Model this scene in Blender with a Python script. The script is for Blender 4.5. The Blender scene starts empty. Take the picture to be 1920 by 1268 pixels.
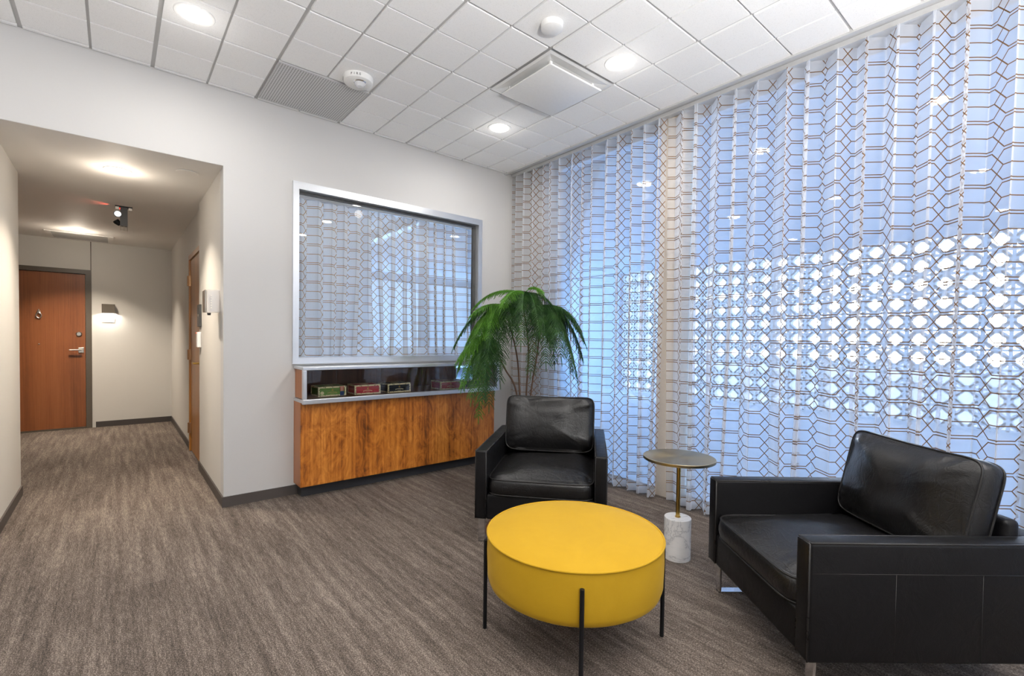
import bpy, math, random
from math import sin, cos, pi, radians
from mathutils import Vector, Matrix, noise

C = bpy.context.scene.collection
S = bpy.context.scene

# ------------------------------------------------------------------ camera
cam = bpy.data.cameras.new('camera')
cam.sensor_fit = 'HORIZONTAL'; cam.sensor_width = 36.0
cam.lens = 890.64 / 1920 * 36.0
cam.shift_x = 3.852 / 1920; cam.shift_y = 22.65 / 1920
cam.clip_start = 0.02; cam.clip_end = 200
co = bpy.data.objects.new('camera', cam); C.objects.link(co)
yaw, pitch, roll = 0.6935, -0.0228, 0.0131
fw = Vector((sin(yaw)*cos(pitch), cos(yaw)*cos(pitch), sin(pitch)))
rt = Vector((cos(yaw), -sin(yaw), 0)); up = rt.cross(fw)
r2 = cos(roll)*rt + sin(roll)*up; u2 = -sin(roll)*rt + cos(roll)*up
mw = Matrix((r2, u2, -fw)).transposed().to_4x4(); mw.translation = Vector((-1.2266, -3.9634, 1.2511))
co.matrix_world = mw
S.camera = co

# ------------------------------------------------------------------ view, world
S.view_settings.view_transform = 'Standard'; S.view_settings.look = 'None'
S.view_settings.gamma = 1.0; S.view_settings.use_curve_mapping = False
S.view_settings.exposure = 0.08
S.cycles.transparent_max_bounces = 32
S.cycles.max_bounces = 10; S.cycles.diffuse_bounces = 6
S.cycles.sample_clamp_indirect = 6.0
S.cycles.use_denoising = True

W = bpy.data.worlds.new('sky'); S.world = W; W.use_nodes = True
nt = W.node_tree; nt.nodes.clear()
_o = nt.nodes.new('ShaderNodeOutputWorld'); _b = nt.nodes.new('ShaderNodeBackground')
_g = nt.nodes.new('ShaderNodeTexCoord'); _n = nt.nodes.new('ShaderNodeVectorMath'); _n.operation = 'DOT_PRODUCT'
_gd = Vector((0.985, 0.12, 0.06)).normalized(); _n.inputs[1].default_value = _gd   # bright haze around the low sun
_r = nt.nodes.new('ShaderNodeValToRGB')
_r.color_ramp.elements[0].position = 0.70; _r.color_ramp.elements[0].color = (0.34, 0.52, 0.95, 1)
_r.color_ramp.elements[1].position = 0.99; _r.color_ramp.elements[1].color = (16.0, 16.6, 17.5, 1)
for _p, _k in ((0.84, (0.42, 0.58, 0.95)), (0.93, (1.0, 1.15, 1.45)), (0.97, (4.0, 4.2, 4.6))):
    _e = _r.color_ramp.elements.new(_p); _e.color = (*_k, 1)
nt.links.new(_g.outputs['Generated'], _n.inputs[0]); nt.links.new(_n.outputs['Value'], _r.inputs['Fac'])
nt.links.new(_r.outputs['Color'], _b.inputs['Color']); _b.inputs['Strength'].default_value = 1.9
nt.links.new(_b.outputs[0], _o.inputs[0])

def area(name, loc, rot, size, size_y, power, color=(1, 1, 1), shape='RECTANGLE'):
    l = bpy.data.lights.new(name, 'AREA'); l.shape = shape; l.size = size
    if shape == 'RECTANGLE': l.size_y = size_y
    l.energy = power; l.color = color
    o = bpy.data.objects.new(name, l); C.objects.link(o); o.location = loc; o.rotation_euler = rot
    return o
# added fill light before the windowless rear wall, to brighten ceiling and room
area('rear_fill', (-1.0, -7.4, 1.5), (radians(90), 0, 0), 4.6, 2.4, 36, (0.95, 0.98, 1.0))
# added fill lights out of view, aimed up to brighten the tiled ceiling
for x, y, pw in ((-2.45, -2.3, 26), (-0.5, -4.5, 150), (0.9, -5.0, 66), (-3.6, -0.8, 8)):
    area('ceiling_fill', (x, y, 1.75), (radians(180), 0, 0), 0.35, 0, pw, (1.0, 0.98, 0.96), 'DISK')
# shaded daylight in the covered porch outside the curtained glazing
area('porch_daylight', (6.0, 9.0, 1.6), (radians(-90), 0, 0), 5.5, 2.6, 980, (0.50, 0.74, 1.0))
area('porch_daylight', (6.0, -15.0, 1.6), (radians(90), 0, 0), 5.5, 2.6, 980, (0.50, 0.74, 1.0))

sl = bpy.data.lights.new('low_sun', 'SUN'); sl.energy = 9; sl.angle = radians(5); sl.color = (0.95, 0.97, 1.0)
so = bpy.data.objects.new('low_sun', sl); C.objects.link(so)
so.rotation_euler = Vector((-cos(radians(41)), -sin(radians(41)), -0.122)).to_track_quat('-Z', 'Y').to_euler()

# ------------------------------------------------------------------ helpers
def tag(o, label=None, cat=None, group=None, kind=None):
    if label: o['label'] = label
    if cat: o['category'] = cat
    if group: o['group'] = group
    if kind: o['kind'] = kind
    return o
def empty(name, loc=(0, 0, 0), rz=0.0, label=None, cat=None, group=None):
    o = bpy.data.objects.new(name, None); C.objects.link(o); o.location = loc; o.rotation_euler = (0, 0, rz)
    o.empty_display_size = 0.05
    return tag(o, label, cat, group)

class MB:
    def __init__(s): s.v = []; s.f = []; s.m = []; s.uv = None; s.mi = 0
    def add(s, vs, fs, T=None):
        n = len(s.v)
        s.v += [tuple(T @ Vector(p)) for p in vs] if T else [tuple(p) for p in vs]
        s.f += [tuple(n+i for i in f) for f in fs]; s.m += [s.mi]*len(fs)
        return s
    def box(s, a, b, T=None):
        x0, y0, z0 = a; x1, y1, z1 = b
        if x0 > x1: x0, x1 = x1, x0
        if y0 > y1: y0, y1 = y1, y0
        if z0 > z1: z0, z1 = z1, z0
        return s.add([(x0,y0,z0),(x1,y0,z0),(x1,y1,z0),(x0,y1,z0),(x0,y0,z1),(x1,y0,z1),(x1,y1,z1),(x0,y1,z1)],
                     [(0,3,2,1),(4,5,6,7),(0,1,5,4),(1,2,6,5),(2,3,7,6),(3,0,4,7)], T)
    def rbox(s, a, b, r=0.01, n=3, T=None):      # box with rounded edges
        lo = Vector((min(a[0],b[0]), min(a[1],b[1]), min(a[2],b[2]))); hi = Vector((max(a[0],b[0]), max(a[1],b[1]), max(a[2],b[2])))
        r = min(r, *[(hi[i]-lo[i])/2*0.999 for i in range(3)])
        import bmesh
        bm = bmesh.new(); bmesh.ops.create_cube(bm, size=1)
        for v in bm.verts: v.co = Vector([lo[i] if v.co[i] < 0 else hi[i] for i in range(3)])
        bmesh.ops.bevel(bm, geom=bm.edges[:], offset=r, segments=n, profile=0.5, affect='EDGES')
        bm.verts.index_update()
        s.add([v.co.copy() for v in bm.verts], [[v.index for v in f.verts] for f in bm.faces], T); bm.free()
        return s
    def tube(s, pts, r, n=8, closed=False, T=None, cap=True):
        pts = [Vector(p) for p in pts]; N = len(pts); rr = r if isinstance(r, (list, tuple)) else [r]*N
        vs = []; fs = []; prev = None
        for i, p in enumerate(pts):
            if closed: d = pts[(i+1) % N]-pts[i-1]
            else: d = pts[min(i+1, N-1)]-pts[max(i-1, 0)]
            d.normalize()
            if prev is None:
                a = Vector((0,0,1)) if abs(d.z) < 0.9 else Vector((1,0,0))
                x = d.cross(a).normalized()
            else: x = (prev - d*prev.dot(d)).normalized()
            prev = x; y = d.cross(x)
            for k in range(n):
                t = 2*pi*k/n; vs.append(p+(x*cos(t)+y*sin(t))*rr[i])
        for i in range(N if closed else N-1):
            j = (i+1) % N
            for k in range(n): l = (k+1) % n; fs.append((i*n+k, i*n+l, j*n+l, j*n+k))
        if cap and not closed: fs.append(tuple(range(n))[::-1]); fs.append(tuple((N-1)*n+k for k in range(n)))
        return s.add(vs, fs, T)
    def lathe(s, prof, n=48, T=None, c=(0,0)):    # profile [(r,z)] bottom to top
        vs = []; fs = []
        for r, z in prof:
            for k in range(n): vs.append((c[0]+r*cos(2*pi*k/n), c[1]+r*sin(2*pi*k/n), z))
        for i in range(len(prof)-1):
            for k in range(n): l = (k+1) % n; fs.append((i*n+k, i*n+l, (i+1)*n+l, (i+1)*n+k))
        fs.append(tuple(range(n))[::-1]); fs.append(tuple((len(prof)-1)*n+k for k in range(n)))
        return s.add(vs, fs, T)
    def build(s, name, mats, parent=None, smooth=False, angle=None, kind=None, loc=None, label=None):
        me = bpy.data.meshes.new(name); me.from_pydata(s.v, [], s.f); me.update()
        for m in (mats if isinstance(mats, (list, tuple)) else [mats]): me.materials.append(m)
        me.polygons.foreach_set('material_index', s.m)
        if s.uv:
            ul = me.uv_layers.new(name='UVMap'); flat = []
            for l in me.loops: flat += s.uv[l.vertex_index]
            ul.data.foreach_set('uv', flat)
        if smooth:
            me.shade_smooth()
            if angle: me.set_sharp_from_angle(angle=radians(angle))
        o = bpy.data.objects.new(name, me); C.objects.link(o)
        if parent: o.parent = parent
        if loc: o.location = loc
        if kind: o['kind'] = kind
        if label: o['label'] = label
        return o
def B(*boxes):
    m = MB()
    for a, b in boxes: m.box(a, b)
    return m

# ------------------------------------------------------------------ material helpers
class NT:
    def __init__(s, name):
        s.mat = bpy.data.materials.new(name); s.mat.use_nodes = True; s.t = s.mat.node_tree; s.t.nodes.clear()
        s.out = s.n('OutputMaterial')
    def n(s, t, **k):
        nd = s.t.nodes.new('ShaderNode'+t)
        for a, b in k.items(): setattr(nd, a, b)
        return nd
    def l(s, a, b): s.t.links.new(a, b)
    def setin(s, inp, v):
        if isinstance(v, bpy.types.NodeSocket): s.l(v, inp)
        else: inp.default_value = v
    def math(s, op, a, b=0.0, c=None):
        nd = s.n('Math', operation=op); s.setin(nd.inputs[0], a); s.setin(nd.inputs[1], b)
        if c is not None: s.setin(nd.inputs[2], c)
        return nd.outputs[0]
    def coord(s, kind='Object', scale=(1,1,1), rot=(0,0,0)):
        tc = s.n('TexCoord'); mp = s.n('Mapping'); s.l(tc.outputs[kind], mp.inputs[0])
        mp.inputs['Scale'].default_value = scale; mp.inputs['Rotation'].default_value = rot
        return mp.outputs[0]
    def noise(s, vec, scale=5, detail=3, rough=0.5, dist=0.0):
        nd = s.n('TexNoise'); s.l(vec, nd.inputs['Vector']); nd.inputs['Scale'].default_value = scale
        nd.inputs['Detail'].default_value = detail; nd.inputs['Roughness'].default_value = rough
        nd.inputs['Distortion'].default_value = dist
        return nd.outputs['Fac']
    def ramp(s, fac, stops):
        nd = s.n('ValToRGB'); s.l(fac, nd.inputs[0]); e = nd.color_ramp.elements
        for i, (p, c) in enumerate(stops):
            if i < 2: e[i].position = p
            el = e[i] if i < 2 else e.new(p)
            el.color = (c[0], c[1], c[2], 1) if isinstance(c, (tuple, list)) else (c, c, c, 1)
        return nd.outputs[0]
    def mix(s, f, a, b, mode='MIX'):
        nd = s.n('Mix', data_type='RGBA', blend_type=mode); s.setin(nd.inputs[0], f)
        for i, v in ((6, a), (7, b)):
            s.setin(nd.inputs[i], (*v, 1) if isinstance(v, tuple) and len(v) == 3 else v)
        return nd.outputs[2]
    def bsdf(s, color, rough=0.5, metal=0.0, spec=0.5, bump=None, bs=0.2, bd=0.01, **k):
        p = s.n('BsdfPrincipled'); s.setin(p.inputs['Base Color'], (*color, 1) if isinstance(color, tuple) and len(color) == 3 else color)
        s.setin(p.inputs['Roughness'], rough); p.inputs['Metallic'].default_value = metal
        p.inputs['Specular IOR Level'].default_value = spec
        for a, b in k.items(): s.setin(p.inputs[a.replace('_', ' ')], b)
        if bump is not None:
            bn = s.n('Bump'); s.l(bump, bn.inputs['Height']); bn.inputs['Strength'].default_value = bs
            bn.inputs['Distance'].default_value = bd; s.l(bn.outputs[0], p.inputs['Normal'])
        return p
    def fin(s, sh): s.l(sh.outputs[0], s.out.inputs[0]); return s.mat
def plain(name, color, rough=0.5, metal=0.0, spec=0.5, ns=60, var=0.04, bs=0.05):
    t = NT(name); v = t.coord(); f = t.noise(v, ns, 2)
    c = t.mix(t.math('MULTIPLY', f, 1.0), tuple(x*(1-var) for x in color), tuple(min(1, x*(1+var)) for x in color))
    return t.fin(t.bsdf(c, rough, metal, spec, f, bs, 0.002))
def emis(name, color, strength):
    t = NT(name); e = t.n('Emission'); e.inputs[0].default_value = (*color, 1); e.inputs[1].default_value = strength
    return t.fin(e)

M = {}
M['wall'] = plain('painted_wall', (0.56, 0.553, 0.545), 0.6, ns=90, var=0.012, bs=0.03)
M['hall_wall'] = plain('warm_grey_paint', (0.62, 0.60, 0.56), 0.6, ns=90, var=0.012, bs=0.03)
M['soffit'] = plain('soffit_paint', (0.80, 0.78, 0.745), 0.65, ns=90, var=0.01, bs=0.02)
M['white'] = plain('white_plastic', (0.80, 0.80, 0.79), 0.35)
M['grid'] = plain('ceiling_grid_enamel', (0.52, 0.52, 0.52), 0.4)
M['base'] = plain('brown_vinyl_base', (0.060, 0.050, 0.045), 0.5)
M['kick'] = plain('black_laminate', (0.03, 0.032, 0.036), 0.4)
M['bronze'] = plain('dark_bronze_paint', (0.10, 0.082, 0.062), 0.4)
M['black'] = plain('black_metal', (0.006, 0.006, 0.007), 0.5, spec=0.2)
M['dark'] = plain('dark_grey_plastic', (0.05, 0.05, 0.05), 0.4)
M['chrome'] = plain('polished_chrome', (0.75, 0.76, 0.78), 0.12, 1.0, var=0.01, bs=0.0)
M['alu'] = plain('brushed_aluminium', (0.72, 0.74, 0.77), 0.32, 0.85, var=0.02, bs=0.01)
M['brassy'] = plain('satin_brass', (0.55, 0.36, 0.10), 0.28, 1.0, var=0.03, bs=0.01)
M['nickel'] = plain('satin_nickel', (0.62, 0.58, 0.52), 0.3, 1.0)
M['copper_hinge'] = plain('bronze_hinge', (0.42, 0.24, 0.12), 0.35, 0.9)
M['ext'] = plain('porch_paint', (0.46, 0.55, 0.64), 0.8)
M['pave'] = plain('porch_paving', (0.60, 0.66, 0.72), 0.8)
M['block'] = plain('concrete_block', (0.82, 0.83, 0.84), 0.9, ns=20)
M['pier'] = plain('cream_pier_paint', (0.72, 0.64, 0.54), 0.6)

t = NT('ceiling_tile'); v = t.coord(); n1 = t.noise(v, 230, 3, 0.7); n2 = t.noise(v, 90, 2)
c = t.ramp(n1, [(0.30, (0.74, 0.74, 0.735)), (0.44, (0.90, 0.90, 0.895))])
M['tile'] = t.fin(t.bsdf(c, 0.9, 0, 0.2, n1, 0.35, 0.003))

# carpet: planks with streaks running away down the hall
t = NT('carpet'); tc = t.n('TexCoord'); v = tc.outputs['Object']
def mp(sc):
    m = t.n('Mapping'); t.l(v, m.inputs[0]); m.inputs['Scale'].default_value = sc; return m.outputs[0]
br = t.n('TexBrick'); m_ = t.n('Mapping'); t.l(v, m_.inputs[0]); m_.inputs['Rotation'].default_value = (0, 0, radians(90))
t.l(m_.outputs[0], br.inputs['Vector']); br.inputs['Scale'].default_value = 1.0
br.inputs['Brick Width'].default_value = 1.0; br.inputs['Row Height'].default_value = 0.25; br.inputs['Mortar Size'].default_value = 0.0
br.inputs['Color1'].default_value = (0, 0, 0, 1); br.inputs['Color2'].default_value = (1, 1, 1, 1)
streak = t.noise(mp((26, 1.6, 1)), 1.0, 4, 0.6)
fine = t.noise(mp((120, 16, 1)), 1.0, 3, 0.7)
tuft = t.noise(mp((230, 150, 200)), 1.0, 2, 0.7)
s1 = t.math('ADD', t.math('MULTIPLY', streak, 0.30), t.math('MULTIPLY', fine, 0.30))
s1 = t.math('ADD', s1, t.math('MULTIPLY', tuft, 0.65)); s1 = t.math('ADD', s1, t.math('MULTIPLY', br.outputs['Color'], 0.03))
c = t.ramp(s1, [(0.49, (0.028, 0.023, 0.020)), (0.82, (0.34, 0.285, 0.245)), (0.65, (0.120, 0.096, 0.080))])
M['carpet'] = t.fin(t.bsdf(c, 0.95, 0, 0.15, s1, 0.7, 0.006))

def wood(name, dark, mid, light, fig=1.0, rough=0.35, axis='Z', grain=1.0, seed=0.0):
    t = NT(name); tc = t.n('TexCoord'); v = tc.outputs['Object']
    def mp(sc, lo=(seed, seed*1.3, 0)):
        m = t.n('Mapping'); t.l(v, m.inputs[0]); m.inputs['Scale'].default_value = sc; m.inputs['Location'].default_value = lo; return m.outputs[0]
    g = t.noise(mp((60*grain, 60*grain, 1.6)), 1.0, 5, 0.65, 0.3)
    bands = t.noise(mp((7, 7, 0.25)), 1.0, 2, 0.5)
    burl = t.noise(mp((10, 10, 4.5)), 1.0, 6, 0.66, 2.6 * fig)
    s1 = t.math('ADD', t.math('MULTIPLY', g, 0.35), t.math('MULTIPLY', bands, 0.35))
    s1 = t.math('ADD', s1, t.math('MULTIPLY', burl, 0.45 * fig)); s1 = t.math('ADD', s1, 0.45 * (1-fig) * 0.5)
    c = t.ramp(s1, [(0.43, dark), (0.70, light), (0.56, mid)])
    return t.fin(t.bsdf(c, rough, 0, 0.5, g, 0.04, 0.001))
M['walnut'] = wood('figured_walnut', (0.10, 0.026, 0.007), (0.40, 0.125, 0.018), (0.66, 0.26, 0.045), 1.0, 0.3)
M['walnut_side'] = wood('walnut_edge', (0.20, 0.06, 0.015), (0.36, 0.12, 0.03), (0.48, 0.18, 0.05), 0.2, 0.3)
M['cherry'] = wood('cherry_door', (0.17, 0.055, 0.018), (0.27, 0.088, 0.028), (0.34, 0.12, 0.04), 0.25, 0.35, grain=1.6)
M['oak'] = wood('golden_oak_door', (0.26, 0.10, 0.02), (0.36, 0.15, 0.03), (0.45, 0.20, 0.05), 0.15, 0.3, grain=1.2)
M['case_wood'] = wood('dark_walnut_panel', (0.07, 0.026, 0.010), (0.14, 0.052, 0.02), (0.22, 0.085, 0.035), 0.3, 0.4)

def leather(name, col, rough, bsz=0.25, crease=False, spec=0.2):
    t = NT(name); v = t.coord(); a = t.noise(v, 420, 2, 0.6)
    vo = t.n('TexVoronoi', feature='DISTANCE_TO_EDGE'); t.l(v, vo.inputs['Vector']); vo.inputs['Scale'].default_value = 300
    b = t.noise(t.coord(scale=(1, 1, 1)), 8, 5, 0.62, 1.6)
    h = t.math('ADD', t.math('MULTIPLY', vo.outputs['Distance'], 0.25), t.math('MULTIPLY', b, 1.2))
    if crease:
        for sc_, st_ in ((5.0, (1, 1.6, 1)), (9.0, (1.8, 1, 1))):
            n3 = t.noise(t.coord(scale=st_), sc_, 2, 0.5, 1.8); rg = t.math('ABSOLUTE', t.math('SUBTRACT', n3, 0.5))
            rg = t.math('MINIMUM', t.math('MULTIPLY', rg, 28.0), 1.0); h = t.math('ADD', h, t.math('MULTIPLY', rg, 0.22))
    r = t.math('ADD', t.math('MULTIPLY', b, 0.25), rough-0.12)
    c = t.mix(b, tuple(x*0.75 for x in col), tuple(x*1.35 for x in col))
    return t.fin(t.bsdf(c, r, 0, spec, h, bsz, 0.006))
M['leather'] = leather('black_leather', (0.0045, 0.0044, 0.005), 0.40)
M['cushion'] = leather('creased_black_leather', (0.006, 0.0058, 0.0062), 0.32, 0.28, True, 0.42)
M['piping'] = leather('leather_piping', (0.020, 0.019, 0.019), 0.30, 0.05)

t = NT('yellow_velvet'); v = t.coord(); a = t.noise(v, 5.5, 4, 0.6, 1.5); b = t.noise(v, 380, 2)
c = t.mix(t.math('SMOOTH_MIN', a, 0.9, 0.1), (0.43, 0.245, 0.006), (0.51, 0.30, 0.012))
M['velvet'] = t.fin(t.bsdf(c, 0.75, 0, 0.25, b, 0.12, 0.002, Sheen_Weight=0.12, Sheen_Roughness=0.4, Sheen_Tint=(1.0, 0.82, 0.40, 1)))

t = NT('white_marble'); v = t.coord(rot=(0.4, 0.5, 0.3)); n0 = t.noise(v, 4.5, 6, 0.6, 1.2)
vein = t.math('ABSOLUTE', t.math('SUBTRACT', n0, 0.5))
c = t.ramp(vein, [(0.0, (0.50, 0.51, 0.53)), (0.06, (0.88, 0.88, 0.88)), (0.014, (0.80, 0.80, 0.81))])
M['marble'] = t.fin(t.bsdf(c, 0.25, 0, 0.5))

t = NT('spun_brass_top'); tc = t.n('TexCoord'); gr = t.n('TexGradient', gradient_type='RADIAL'); t.l(tc.outputs['Object'], gr.inputs[0])
sep = t.n('SeparateXYZ'); t.l(tc.outputs['Object'], sep.inputs[0])
rr = t.math('SQRT', t.math('ADD', t.math('POWER', sep.outputs[0], 2.0), t.math('POWER', sep.outputs[1], 2.0)))
cv = t.n('CombineXYZ'); t.l(t.math('MULTIPLY', rr, 700.0), cv.inputs[0])
nn = t.noise(cv.outputs[0], 1.0, 2)
tg = t.n('Tangent', direction_type='RADIAL', axis='Z')
p = t.bsdf((0.36, 0.31, 0.21), 0.34, 1.0, 0.5, nn, 0.05, 0.0005)
p.inputs['Anisotropic'].default_value = 0.75; t.l(tg.outputs[0], p.inputs['Tangent'])
M['spun'] = t.fin(p)

def glass_mat(name, tint=(1, 1, 1), refl=1.0, rough=0.0):
    t = NT(name); tr = t.n('BsdfTransparent'); tr.inputs[0].default_value = (*tint, 1)
    gl = t.n('BsdfGlossy'); gl.inputs['Roughness'].default_value = rough; gl.inputs[0].default_value = (1, 1, 1, 1)
    fr = t.n('Fresnel'); fr.inputs[0].default_value = 1.45
    f = t.math('MULTIPLY', fr.outputs[0], refl); mx = t.n('MixShader'); t.l(f, mx.inputs[0])
    t.l(tr.outputs[0], mx.inputs[1]); t.l(gl.outputs[0], mx.inputs[2])
    return t.fin(mx)
M['glass'] = glass_mat('clear_glass', (0.97, 0.98, 0.98), 1.0)
M['tinted'] = glass_mat('window_glass', (0.86, 0.91, 0.97), 0.8)

# sheer curtain cloth with a woven trellis of elongated hexagons
def sheer(name, thread, opac, cloth=(0.86, 0.88, 0.92)):
    t = NT(name); uv = t.n('UVMap'); sp = t.n('SeparateXYZ'); t.l(uv.outputs[0], sp.inputs[0]); U, V = sp.outputs[0], sp.outputs[1]
    P_, w, h, g = 0.212, 0.150, 0.0785, 0.0075; sg = P_-w; th = 0.0027
    u = t.math('SUBTRACT', U, t.math('MULTIPLY', t.math('FLOOR', t.math('DIVIDE', U, P_)), P_))
    vv = t.math('SUBTRACT', V, t.math('MULTIPLY', t.math('FLOOR', t.math('DIVIDE', V, 2*h)), 2*h))
    q = t.math('MINIMUM', vv, t.math('SUBTRACT', 2*h, vv))
    d1 = t.math('ABSOLUTE', t.math('SUBTRACT', q, g)); d2 = t.math('SUBTRACT', h, q)
    flat = t.math('LESS_THAN', t.math('MINIMUM', d1, d2), th)
    inw = t.math('LESS_THAN', u, w); flat = t.math('MULTIPLY', flat, inw)
    up_ = t.math('DIVIDE', t.math('SUBTRACT', u, w), sg); qn = t.math('DIVIDE', t.math('SUBTRACT', q, g), h-g)
    da = t.math('ABSOLUTE', t.math('SUBTRACT', up_, qn)); db = t.math('ABSOLUTE', t.math('SUBTRACT', up_, t.math('SUBTRACT', 1.0, qn)))
    fac = sg*(h-g)/math.hypot(sg, h-g)
    dx = t.math('LESS_THAN', t.math('MULTIPLY', t.math('MINIMUM', da, db), fac), th)
    dx = t.math('MULTIPLY', dx, t.math('SUBTRACT', 1.0, inw))
    line = t.math('MAXIMUM', flat, dx)
    hem = t.math('LESS_THAN', V, 0.075)
    op = t.math('ADD', opac, t.math('MULTIPLY', hem, 0.25)); op = t.math('MAXIMUM', op, t.math('MULTIPLY', line, 0.93))
    ge = t.n('NewGeometry'); dp = t.n('VectorMath', operation='DOT_PRODUCT'); t.l(ge.outputs['Normal'], dp.inputs[0]); t.l(ge.outputs['Incoming'], dp.inputs[1])
    cs_ = t.math('MAXIMUM', t.math('ABSOLUTE', dp.outputs['Value']), 0.12)      # cloth seen edge-on covers more, as woven sheers do
    op = t.math('SUBTRACT', 1.0, t.math('POWER', t.math('SUBTRACT', 1.0, op), t.math('DIVIDE', 1.0, cs_)))
    col = t.mix(line, cloth, thread)
    df = t.n('BsdfDiffuse'); t.l(col, df.inputs[0]); tl = t.n('BsdfTranslucent'); t.l(col, tl.inputs[0])
    m1 = t.n('MixShader'); m1.inputs[0].default_value = 0.5; t.l(df.outputs[0], m1.inputs[1]); t.l(tl.outputs[0], m1.inputs[2])
    tr = t.n('BsdfTransparent'); m2 = t.n('MixShader'); t.l(op, m2.inputs[0]); t.l(tr.outputs[0], m2.inputs[1]); t.l(m1.outputs[0], m2.inputs[2])
    return t.fin(m2)
M['sheer'] = sheer('sheer_trellis_curtain', (0.20, 0.105, 0.045), 0.32)
M['sheer2'] = sheer('sheer_trellis_back', (0.42, 0.22, 0.06), 0.70)

# ------------------------------------------------------------------ room shell
XB, YH, XC, ZS, H = 2.03, 4.44, -0.6255, 2.467, 3.006
X0, D0, T = 0.1889, 0.044, 0.3048
B(((-4.8, -7.7, -0.12), (2.36, 4.62, 0.0))).build('floor', M['carpet'], kind='structure')

# ceiling: slab, tiles that stand a little proud of the grid
m = MB(); m.mi = 0; m.box((-4.8, -7.7, H+0.012), (2.62, 4.62, H+0.14))
m.mi = 1
skip = {(-2, 0), (-1, 0), (-2, 1), (-1, 1), (2, 4), (3, 4), (2, 5), (3, 5)}
def gap(i): return 0.015 if i % 2 == 0 else 0.0095
for i in range(-16, 6):
    for j in range(-1, 25):
        if (i, j) in skip: continue
        xa = X0+i*T+gap(i)*0.75; xb = X0+(i+1)*T-gap(i+1)*0.75
        ya = -(D0+j*T)-gap(j)*0.6; yb = -(D0+(j+1)*T)+gap(j+1)*0.6
        if j == -1: ya = -0.012
        if i == 5: xb = min(xb, XB-0.03)
        if xb-xa < 0.01: continue
        m.box((xa, yb, H), (xb, ya, H+0.0125))
m.build('ceiling', [M['grid'], M['tile']], kind='structure')

WZ0, WZ1, WX0, WX1 = 1.055, 2.44, -0.135, 1.635     # opening of the interior window
# back wall: pier beside hallway, around the interior window, header over the hallway mouth
B(((XC, 0, 0), (-0.12, 0.12, H+0.01)), ((1.66, 0, 0), (2.32, 0.12, H+0.01)), ((-0.12, 0, WZ1), (1.66, 0.12, H+0.01)),
  ((-0.12, 0, 1.02), (1.66, 0.12, WZ0)), ((-0.12, 0.0, 0), (1.66, 0.12, 0.73)),
  ((-1.79, 0, ZS+0.001), (XC, 0.12, H+0.01)), ((-4.7, 0, 0), (-1.79, 0.12, H+0.01))).build('wall_back', M['wall'], kind='structure')
# hallway
B(((-4.7, 0.12, 0), (-1.79, 1.23, ZS))).build('wall_hallway_left', M['hall_wall'], kind='structure')
B(((-1.79, 0.003, ZS), (XC, 0.12, ZS+0.12)), ((-4.7, 0.12, ZS), (XC+0.03, YH, ZS+0.12))).build('ceiling_hallway', M['soffit'], kind='structure')
B(((XC, 0.12, 0), (-0.49, 1.28, ZS)), ((-0.60, 2.224, 0), (-0.49, YH, ZS)), ((-0.60, 1.28, 2.10), (-0.49, 2.224, ZS)),
  ((-0.60, 0.12, ZS+0.12), (-0.49, YH, H+0.01))).build('wall_hallway_right', M['hall_wall'], kind='structure')
B(((-4.7, YH, 0), (-2.48, YH+0.12, H+0.01)), ((-1.465, YH, 0), (2.32, YH+0.12, H+0.01)),
  ((-2.48, YH, 2.09), (-1.465, YH+0.12, H+0.01)), ((-2.48, YH+0.10, 0), (-1.465, YH+0.12, 2.09))).build('wall_far', M['hall_wall'], kind='structure')
B(((-1.475, YH-0.004, 2.09), (-1.465, YH, ZS))).build('trim_reveal', M['bronze'], kind='structure')
B(((-4.82, -7.7, 0), (-4.7, YH+0.12, H+0.01))).build('wall_left', M['wall'], kind='structure')
B(((-4.7, -7.62, 0), (2.32, -7.5, H+0.01))).build('wall_front', M['wall'], kind='structure')

# window wall: white pier at the corner, glazing to the end, sill kerb
B(((2.14, -0.46, 0), (2.34, 0.0, H+0.01))).build('wall_right', M['wall'], kind='structure')
m = B(((2.20, -7.5, 0), (2.32, -0.46, 0.05)), ((2.20, -7.5, H-0.06), (2.32, -0.46, H+0.01)))
for y in (-0.50, -3.82, -5.6, -7.46): m.box((2.22, y-0.03, 0.05), (2.30, y+0.03, H-0.06))
wf = m.build('window_1', M['alu'], kind='structure')
B(((2.255, -7.5, 0.05), (2.265, -0.46, H-0.06))).build('pane', M['tinted'], wf)
B(((2.16, -1.97, 0), (2.34, -1.76, H+0.01))).build('wall_right_pier', M['pier'], kind='structure')
m = B(((2.20, 0.12, 0), (2.32, YH, 0.05)), ((2.20, 0.12, H-0.06), (2.32, YH, H+0.01)), ((2.2, 2.2, 0.05), (2.32, 2.28, H-0.06)))
w2 = m.build('window_2', M['alu'], kind='structure')
B(((2.255, 0.12, 0.05), (2.265, YH, H-0.06))).build('pane', M['tinted'], w2)
# edge trim of the curtain pocket
B(((1.955, -7.5, H-0.012), (1.99, -0.002, H+0.02))).build('trim_curtain_pocket', M['grid'], kind='structure')

# skirting
bh, bt = 0.075, 0.010
B(((XC-bt, -bt, 0), (-0.116, -0.0005, bh)), ((XC-bt, 0, 0), (XC, 1.28, bh))).build('baseboard_back', M['base'], kind='structure')
B(((-0.60-bt, 2.30, 0), (-0.60, YH-bt, bh)), ((-1.43, YH-bt, 0), (-0.60, YH, bh))).build('baseboard_far', M['base'], kind='structure')
B(((-1.79, 0, 0), (-1.79+bt, 1.23, bh))).build('baseboard_left', M['base'], kind='structure')
B(((1.76, -bt, 0), (2.1, 0, bh))).build('baseboard_right', M['base'], kind='structure')

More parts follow.
